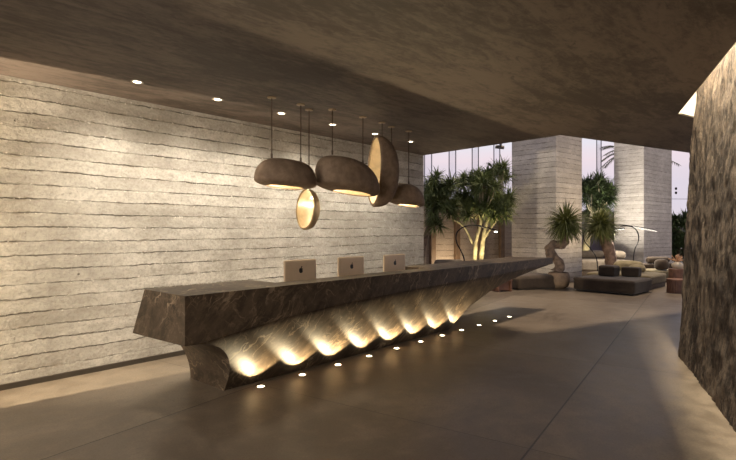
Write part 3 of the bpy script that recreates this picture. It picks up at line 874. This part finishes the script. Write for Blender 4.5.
# ------------------------------------------------------------------ arc lamps
def smooth_path(pts, n=8):
    pts = [Vector(p) for p in pts]; out = []
    for i in range(len(pts)-1):
        p0 = pts[max(i-1, 0)]; p1 = pts[i]; p2 = pts[i+1]; p3 = pts[min(i+2, len(pts)-1)]
        for k in range(n):
            s = k/n
            out.append(.5*((2*p1) + (p2-p0)*s + (2*p0-5*p1+4*p2-p3)*s*s + (-p0+3*p1-3*p2+p3)*s**3))
    out.append(pts[-1]); return out
def arc_lamp(label, z, base_px, stem_px, h0, h1, wd, base_mat='black', r=.018, led=True):
    """stem through picture points at depth z; lamp disc between h0 and h1"""
    b = W((base_px-368)/F*z, z, 0)
    t = thing('arc_floor_lamp', b, label, 'floor lamp', 'black arc floor lamps')
    MB().lathe([(.17, 0), (.17, .018), (.16, .025), (.03, .03)], b, 32).build('base', base_mat, t)
    pts = smooth_path([b + Vector((0, 0, .02))] + [P(x, y, z) for x, y in stem_px])
    MB().tube(pts, r, 10).build('stem', 'black', t)
    A, B = P(h0[0], h0[1], z), P(h1[0], h1[1], z)
    d = (B-A); ln = d.length; d.normalize(); side = d.cross(Vector((0, 0, 1))).normalized(); up = side.cross(d)
    def disc(w, l, z0, z1):
        vs = []; n = 36
        for zz in (z0, z1):
            for k in range(n):
                a = 2*math.pi*k/n; vs.append((A+B)/2 + d*(math.cos(a)*l/2) + side*(math.sin(a)*w/2) + up*zz)
        return MB().add(vs, [tuple(range(n-1, -1, -1)), tuple(range(n, 2*n))] + [(k, (k+1) % n, n+(k+1) % n, n+k) for k in range(n)])
    hd = disc(wd, ln, -.012, .018).build('lamp_head', 'black', t)
    if led == 'full': disc(wd*.86, ln*.86, -.022, -.0125).build('diffuser', 'led', hd)
    elif led == 'ring':
        n = 40; q = [(A+B)/2 + d*(math.cos(2*math.pi*k/n)*ln*.49) + side*(math.sin(2*math.pi*k/n)*wd*.49) - up*.014 for k in range(n+1)]
        MB().tube(q, .006, 6, caps=False).build('diffuser', 'rim_led', hd)
    else:
        q = B - d*.05 - up*.03; MB().lathe([(.0, -.02), (.035, -.015), (.045, 0), (.035, .012), (0, .014)], q, 16).build('diffuser', 'led', hd)
    return (A+B)/2, up
c, u = arc_lamp('black arc floor lamp at the left, leaning over the pale tree trunk', 13.2, 466,
         [(464.5, 262), (461, 251), (456.5, 242), (456.8, 233), (463, 227.3), (472, 225.3), (481, 226)], (478, 225.8), (498, 231.2), .30, led='tip')
tip = P(496.5, 232.3, 13.2)
spot('arc_lamp_glow', tip - Vector((0, 0, .05)), tip - Vector((0, 0, 1)), 20, AMB, 140, .6, .04)
c, u = arc_lamp('black arc floor lamp in front of the right-hand column, head turned left', 17.2, 634,
         [(633.5, 259), (635, 249), (638.5, 240), (637.5, 232), (633, 227.3), (627, 226), (620, 226.6)], (624, 228), (611, 230), .42, led='full')
spot('arc_lamp_glow', c - Vector((0, 0, .06)), c - Vector((0, 0, 1)), 90, AMB, 145, .6, .06)
c, u = arc_lamp('black arc floor lamp with a copper base, arching over the rear ponytail palm', 17.75, 597,
         [(597.5, 268), (596, 257), (590, 248), (584.5, 241), (584, 232), (592, 226.5), (605, 225), (620, 225), (630, 226)], (628, 225.6), (657, 231), .30, 'copper', led='ring')
spot('arc_lamp_glow', c - Vector((0, 0, .06)), c - Vector((0, 0, 1)), 90, AMB, 145, .6, .06)

# ------------------------------------------------------------------ planting
def leaf(mb, p, d, ln, w, droop, rnd, seg=4):
    d = d.normalized(); side = d.cross(Vector((0, 0, 1)))
    if side.length < .05: side = Vector((1, 0, 0))
    side.normalize(); tw = rnd.uniform(-.5, .5)
    pts = []; q = p.copy(); dd = d.copy()
    for i in range(seg+1):
        s = i/seg; ww = w*(1 - s**1.6)*(.55 + 1.4*s if s < .35 else 1.0)
        nrm = side.cross(dd).normalized(); sd_ = side*math.cos(tw) + nrm*math.sin(tw)
        pts.append((q - sd_*ww/2, q + nrm*ww*.12, q + sd_*ww/2))
        q = q + dd*(ln/seg); dd = (dd + Vector((0, 0, -droop*(s+.25)/seg*4*.5))).normalized()
    vs = [v for a in pts for v in a]
    fs = []
    for i in range(seg):
        for k in range(2): fs.append((i*3+k, i*3+k+1, i*3+k+4, i*3+k+3))
    mb.add(vs, fs)
def rosette(mb, p, ax, n, ln, w, droop, rnd, lo=-.5):
    ax = Vector(ax).normalized(); x = ax.orthogonal().normalized(); y = ax.cross(x)
    for k in range(n):
        c = rnd.uniform(lo, 1.0); s = math.sqrt(max(0, 1-c*c)); a = rnd.uniform(0, 6.283)
        d = ax*c + (x*math.cos(a)+y*math.sin(a))*s
        leaf(mb, p, d, ln*rnd.uniform(.7, 1.1), w*rnd.uniform(.8, 1.2), droop*rnd.uniform(.6, 1.3), rnd)
def tree(name, loc, label, trunks, blobs, leafmat, trunkmat, seed, ln=.42, w=.045, n=44, group=None, droop=.8, n_br=True):
    rnd = random.Random(seed)
    t = thing(name, loc, label, 'tree', group)
    for pts, r0, r1 in trunks:
        q = smooth_path(pts, 6); k = len(q)
        MB().tube(q, [r0 + (r1-r0)*i/(k-1) for i in range(k)], 10, bump=.25, seed=seed).build('trunk', trunkmat, t, smooth=60)
    mb = MB(); br = MB(); hub = Vector(trunks[0][0][-1])
    for (x, y, z, rx, ry, cnt) in blobs:
        for k in range(cnt):
            a = rnd.uniform(0, 6.283); rr = math.sqrt(rnd.random())
            p = P(x + rx*rr*math.cos(a), y + ry*rr*math.sin(a), z + rnd.uniform(-.6, .6)*rx*z/F)
            out = (p - P(x, y+ry*.8, z)).normalized()
            rosette(mb, p, out + Vector((0, 0, .7)), n, ln*rnd.uniform(.8, 1.15), w, droop, rnd, -.6)
            if n_br:
                base = min((Vector(pts[-1]) for pts, _, _ in trunks), key=lambda h: (h-p).length)
                mid = base.lerp(p, .5) + Vector((0, 0, -.12))
                br.tube(smooth_path([base, mid, p], 3), .018, 5)
    if n_br: br.build('branches', trunkmat, t, smooth=60)
    mb.build('foliage', leafmat, t, smooth=0)
    return t
g = 'strap-leaved garden trees'
z = 15.6
b = W((485-368)/F*z, z)
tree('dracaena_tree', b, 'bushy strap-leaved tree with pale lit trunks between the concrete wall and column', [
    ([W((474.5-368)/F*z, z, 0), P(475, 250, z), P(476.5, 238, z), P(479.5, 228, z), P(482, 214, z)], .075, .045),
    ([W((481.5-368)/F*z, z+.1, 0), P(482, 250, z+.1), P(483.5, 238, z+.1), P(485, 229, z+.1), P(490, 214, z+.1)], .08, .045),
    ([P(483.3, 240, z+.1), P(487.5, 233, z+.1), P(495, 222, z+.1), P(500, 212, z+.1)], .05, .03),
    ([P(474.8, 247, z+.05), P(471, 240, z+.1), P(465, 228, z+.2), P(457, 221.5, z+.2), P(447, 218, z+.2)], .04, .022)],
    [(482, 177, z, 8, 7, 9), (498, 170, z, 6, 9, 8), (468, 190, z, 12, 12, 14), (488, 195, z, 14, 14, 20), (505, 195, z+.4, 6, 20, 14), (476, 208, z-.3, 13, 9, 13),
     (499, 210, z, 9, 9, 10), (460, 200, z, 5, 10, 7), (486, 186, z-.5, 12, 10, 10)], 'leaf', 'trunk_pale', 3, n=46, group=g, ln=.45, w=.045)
z = 14.6
b = W((424-368)/F*z, z+.4)
tree('dracaena_tree', b, 'strap-leaved tree crown emerging from behind the end of the concrete wall', [
    ([b, b + Vector((0, 0, 1.0)), P(430, 222, z+.4), P(437, 205, z+.2)], .1, .05)],
    [(434, 184, z, 8, 8, 12), (447, 190, z, 6, 8, 8), (434, 200, z, 9, 12, 15), (448, 206, z+.3, 8, 9, 12), (436, 222, z, 6, 6, 6)], 'leaf', 'trunk', 7, n=46, group=g, ln=.43, w=.045)
z = 20.2
b = W((584.5-368)/F*z, z)
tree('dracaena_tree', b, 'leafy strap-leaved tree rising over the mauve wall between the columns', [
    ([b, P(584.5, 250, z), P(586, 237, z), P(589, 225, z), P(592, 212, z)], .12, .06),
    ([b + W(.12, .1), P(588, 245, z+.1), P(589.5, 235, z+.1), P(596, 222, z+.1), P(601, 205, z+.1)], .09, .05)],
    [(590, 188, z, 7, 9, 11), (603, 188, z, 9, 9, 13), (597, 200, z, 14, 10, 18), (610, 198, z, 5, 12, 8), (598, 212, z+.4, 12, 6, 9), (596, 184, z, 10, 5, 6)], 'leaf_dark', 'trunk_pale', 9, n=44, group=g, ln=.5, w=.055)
z = 25
for sd_, xx, lab in ((13, 679, 'dark bushy tree beside the rock wall, beyond the right-hand column'),):
    b = W((xx-368)/F*z, z)
    tree('bushy_tree', b, lab, [([b, P(xx-1, 258, z), P(xx, 244, z), P(xx, 232, z)], .12, .06)],
         [(677, 224, z, 7, 8, 16), (685, 222, z, 6, 7, 10), (679, 236, z, 9, 9, 20), (676, 248, z, 6, 7, 12), (686, 246, z, 7, 12, 14), (680, 258, z, 9, 5, 9)], 'leaf_dark', 'trunk', sd_, n=30, ln=.5, w=.07, group=None, droop=.4)
# ponytail palms
def ponytail(label, base, pot_r, pot_h, path, radii, cpx, z, R_, seed, trunkmat, bump=.35, pot_label='bowl pot'):
    rnd = random.Random(seed)
    tp = thing('plant_pot', base, pot_label, 'plant pot', 'clay bowl pots')
    MB().lathe([(pot_r*.55, 0), (pot_r*.85, pot_h*.12), (pot_r, pot_h*.5), (pot_r*.95, pot_h*.85), (pot_r*.85, pot_h), (pot_r*.78, pot_h), (pot_r*.8, pot_h*.88), (0, pot_h*.86)], base, 36).build('bowl', 'pot', tp, smooth=60)
    MB().lathe([(pot_r*.8, 0), (pot_r*.5, .015), (.0, .02)], base + Vector((0, 0, pot_h*.885)), 24).build('soil', 'soil', tp)
    t = thing('ponytail_palm', base + Vector((0, 0, pot_h*.9)), label, 'palm', 'ponytail palms')
    q = smooth_path(path, 8); rr = []
    for i in range(len(q)):
        f = i/(len(q)-1)*(len(radii)-1); k = min(int(f), len(radii)-2); rr.append(radii[k] + (radii[k+1]-radii[k])*(f-k))
    MB().tube(q, rr, 16, bump=bump, seed=seed).build('trunk', trunkmat, t, smooth=70)
    mb = MB(); c = Vector(path[-1])
    for k in range(820):
        cz = rnd.uniform(-.85, 1.0); s = math.sqrt(1-cz*cz); a = rnd.uniform(0, 6.283)
        leaf(mb, c + Vector((0, 0, rnd.uniform(-.05, .08))), Vector((math.cos(a)*s, math.sin(a)*s, cz)), R_*rnd.uniform(.85, 1.2), .042, .95*rnd.uniform(.4, 1.3), rnd, 6)
    mb.build('foliage', 'leaf_pony', t, smooth=0)
z = 14.75
pb = W((558.5-368)/F*z, z)
ponytail('ponytail palm with a thick twisted trunk in front of the first column', pb, .32, .46,
    [P(557, 272, z), P(559.5, 265, z), P(556, 258.5, z), P(550.5, 254, z), P(550, 247.5, z), (P(555, 244.5, z)), P(561, 245.5, z), P(565.5, 242, z), P(566, 232, z), P(566, 224, z)],
    [.17, .14, .115, .15, .14, .13, .12, .10, .07, .05], (566, 224), z, .66, 21, 'trunk', .5, 'wide clay bowl pot standing at the foot of the first column')
z = 17.0
pb = W((611.5-368)/F*z, z)
ponytail('ponytail palm with a pinkish leaning trunk between the columns', pb, .3, .4,
    [pb + Vector((0, 0, .36)), P(611, 262, z), P(609.5, 252, z), P(606.5, 243, z), P(602, 234, z), P(600.5, 226, z)],
    [.2, .19, .18, .19, .12, .07], (601, 226), z, .74, 23, 'trunk_pink', .2, 'clay bowl pot of the rear ponytail palm, behind the cushion blocks')
# far fan of palm fronds above the trees
z = 40
b = W((632-368)/F*z, z)
t = thing('tall_palm', b, 'distant tall palm whose dark fronds show beside the right-hand column', 'palm')
top = P(630, 158, z)
MB().tube([b, b.lerp(top, .5) + Vector((.15, 0, 0)), top], [.22, .17, .14], 12).build('trunk', 'trunk', t)
rnd = random.Random(2)
wl = W(-1, 0)
for (dx, dy) in ((-22, -13), (-26, -10), (-30, -2), (-25, 1), (-24, 8), (-30, 9), (20, -16), (43, 7), (30, -5), (-12, -18), (10, -20), (36, 14)):
    end = P(630+dx, 158+dy, z) + W(0, rnd.uniform(-1.2, 1.2)); mid = top.lerp(end, .55) + Vector((0, 0, .45))
    q = smooth_path([top, mid, end], 8); mb = MB(); mb.tube(q, [.03]*len(q), 5)
    for i in range(2, len(q)):
        d = (q[i]-q[i-1]).normalized(); sd_ = d.cross(Vector((0, 0, 1))).normalized()
        for s_ in (-1, 1):
            for _ in range(2):
                leaf(mb, q[i], (d*.6 + sd_*s_*.8 + Vector((0, 0, -.35))), .62*(1.1-.5*i/len(q)), .07, .7, rnd, 3)
    mb.build('frond', 'frond', t, smooth=0)
# overhead wires with insulators
z = 34
t = thing('power_line', P(660, 196, z), 'thin overhead wire with dark insulators beside the right-hand column', 'wire')
A, B = P(560, 192, z), P(760, 198, z)
MB().tube(smooth_path([A, A.lerp(B, .5) + Vector((0, 0, -.25)), B], 8), .014, 6).build('cable', 'steel', t)
for y in (188.6, 192.8):
    c = P(676, y, z); MB().lathe([(.02, -.09), (.06, -.07), (.075, 0), (.06, .07), (.02, .09)], c, 14).build('insulator', 'black', t)

# ------------------------------------------------------------------ light
# unseen lobby fill added behind the camera for general brightness, passage light, slot light, dusk
sc_ = W(4.405 - RD.x*5.2 + RN.x*.13, 7.14 - RD.y*5.2 + RN.y*.13, 4.5)
area('slot_light', sc_, sc_ + W(RN.x*.9, RN.y*.9, -1.0), 780, (1, .87, .66), 10.0, .22)
point('passage_light', (-1.7, 6.10, 1.9), 1500, (1, .84, .6), .07)
area('lobby_fill', (-2.2, 2.4, CEIL-.03), (1.5, 3.4, 0), 380, (1, .87, .74), 3.4, 4.5)
s = bpy.data.lights.new('late_sun', 'SUN'); s.energy = 1.7; s.angle = math.radians(6); s.color = (1, .8, .6)
so = bpy.data.objects.new('late_sun', s); COL.objects.link(so)
so.rotation_euler = Vector((-.70, .14, -3.35)).to_track_quat('-Z', 'Y').to_euler()
# garden uplights on the pale trunks
spot('garden_spot', W((483-368)/F*14.9, 14.9, .1), P(484, 225, 15.6), 190, (1, .82, .42), 60, .8, .05)
spot('garden_spot', W((590-368)/F*19.7, 19.7, .1), P(587, 225, 20.2), 70, (1, .85, .5), 50, .8, .05)
point('garden_wall_light', W(3.0, 16.6, .5), 28, (1, .76, .48), .1)
spot('column_fill', W(8.6, 14.6, .95), W(6.5, 16.2, 2.8), 190, (1, .78, .5), 95, 1.0, .06)  # unseen fill spots added in the lounge to brighten both columns' faces
spot('column_fill', W(8.9, 17.6, .75), W(10.5, 20.4, 3.2), 600, (1, .92, .8), 80, 1.0, .08)

w = bpy.data.worlds.new('dusk'); sc.world = w; w.use_nodes = True
nt = w.node_tree; nt.nodes.clear()
out = nt.nodes.new('ShaderNodeOutputWorld'); bg = nt.nodes.new('ShaderNodeBackground'); nt.links.new(bg.outputs[0], out.inputs[0])
tc = nt.nodes.new('ShaderNodeTexCoord'); sx = nt.nodes.new('ShaderNodeSeparateXYZ'); nt.links.new(tc.outputs['Generated'], sx.inputs[0])
mp = nt.nodes.new('ShaderNodeMapping'); mp.inputs['Scale'].default_value = (2, 2, 11); nt.links.new(tc.outputs['Generated'], mp.inputs[0])
nz = nt.nodes.new('ShaderNodeTexNoise'); nz.inputs['Scale'].default_value = 1.3; nz.inputs['Detail'].default_value = 5; nt.links.new(mp.outputs[0], nz.inputs[0])
ad = nt.nodes.new('ShaderNodeMath'); ad.operation = 'MULTIPLY_ADD'; nt.links.new(nz.outputs[0], ad.inputs[0]); ad.inputs[1].default_value = .12; nt.links.new(sx.outputs[2], ad.inputs[2])
cr = nt.nodes.new('ShaderNodeValToRGB'); nt.links.new(ad.outputs[0], cr.inputs[0])
el = cr.color_ramp.elements
el[0].position = 0.0; el[0].color = rgb(214, 200, 206)
el[1].position = 1.0; el[1].color = rgb(86, 84, 98)
for pz, c in ((.13, rgb(206, 198, 210)), (.18, rgb(222, 206, 213)), (.23, rgb(216, 213, 222)), (.3, rgb(214, 216, 226)), (.42, rgb(176, 176, 194)), (.6, rgb(120, 118, 130))):
    e_ = el.new(pz); e_.color = c
nt.links.new(cr.outputs[0], bg.inputs[0]); bg.inputs[1].default_value = .68

# ------------------------------------------------------------------ camera
cam = bpy.data.cameras.new('camera'); co = bpy.data.objects.new('camera', cam); COL.objects.link(co)
cam.sensor_width = 36; cam.lens = F/736*36; cam.clip_start = .05; cam.clip_end = 300
co.location = (0, 0, CH)
fw = W(0, 1)
co.rotation_euler = fw.to_track_quat('-Z', 'Y').to_euler()
sc.camera = co
sc.view_settings.view_transform = 'Standard'; sc.view_settings.look = 'None'
sc.view_settings.exposure = 0.82; sc.view_settings.gamma = 1.0; sc.view_settings.use_curve_mapping = False
sc.cycles.use_denoising = True
sc.cycles.max_bounces = 8; sc.cycles.diffuse_bounces = 5; sc.cycles.transparent_max_bounces = 16
sc.cycles.sample_clamp_indirect = 4.0
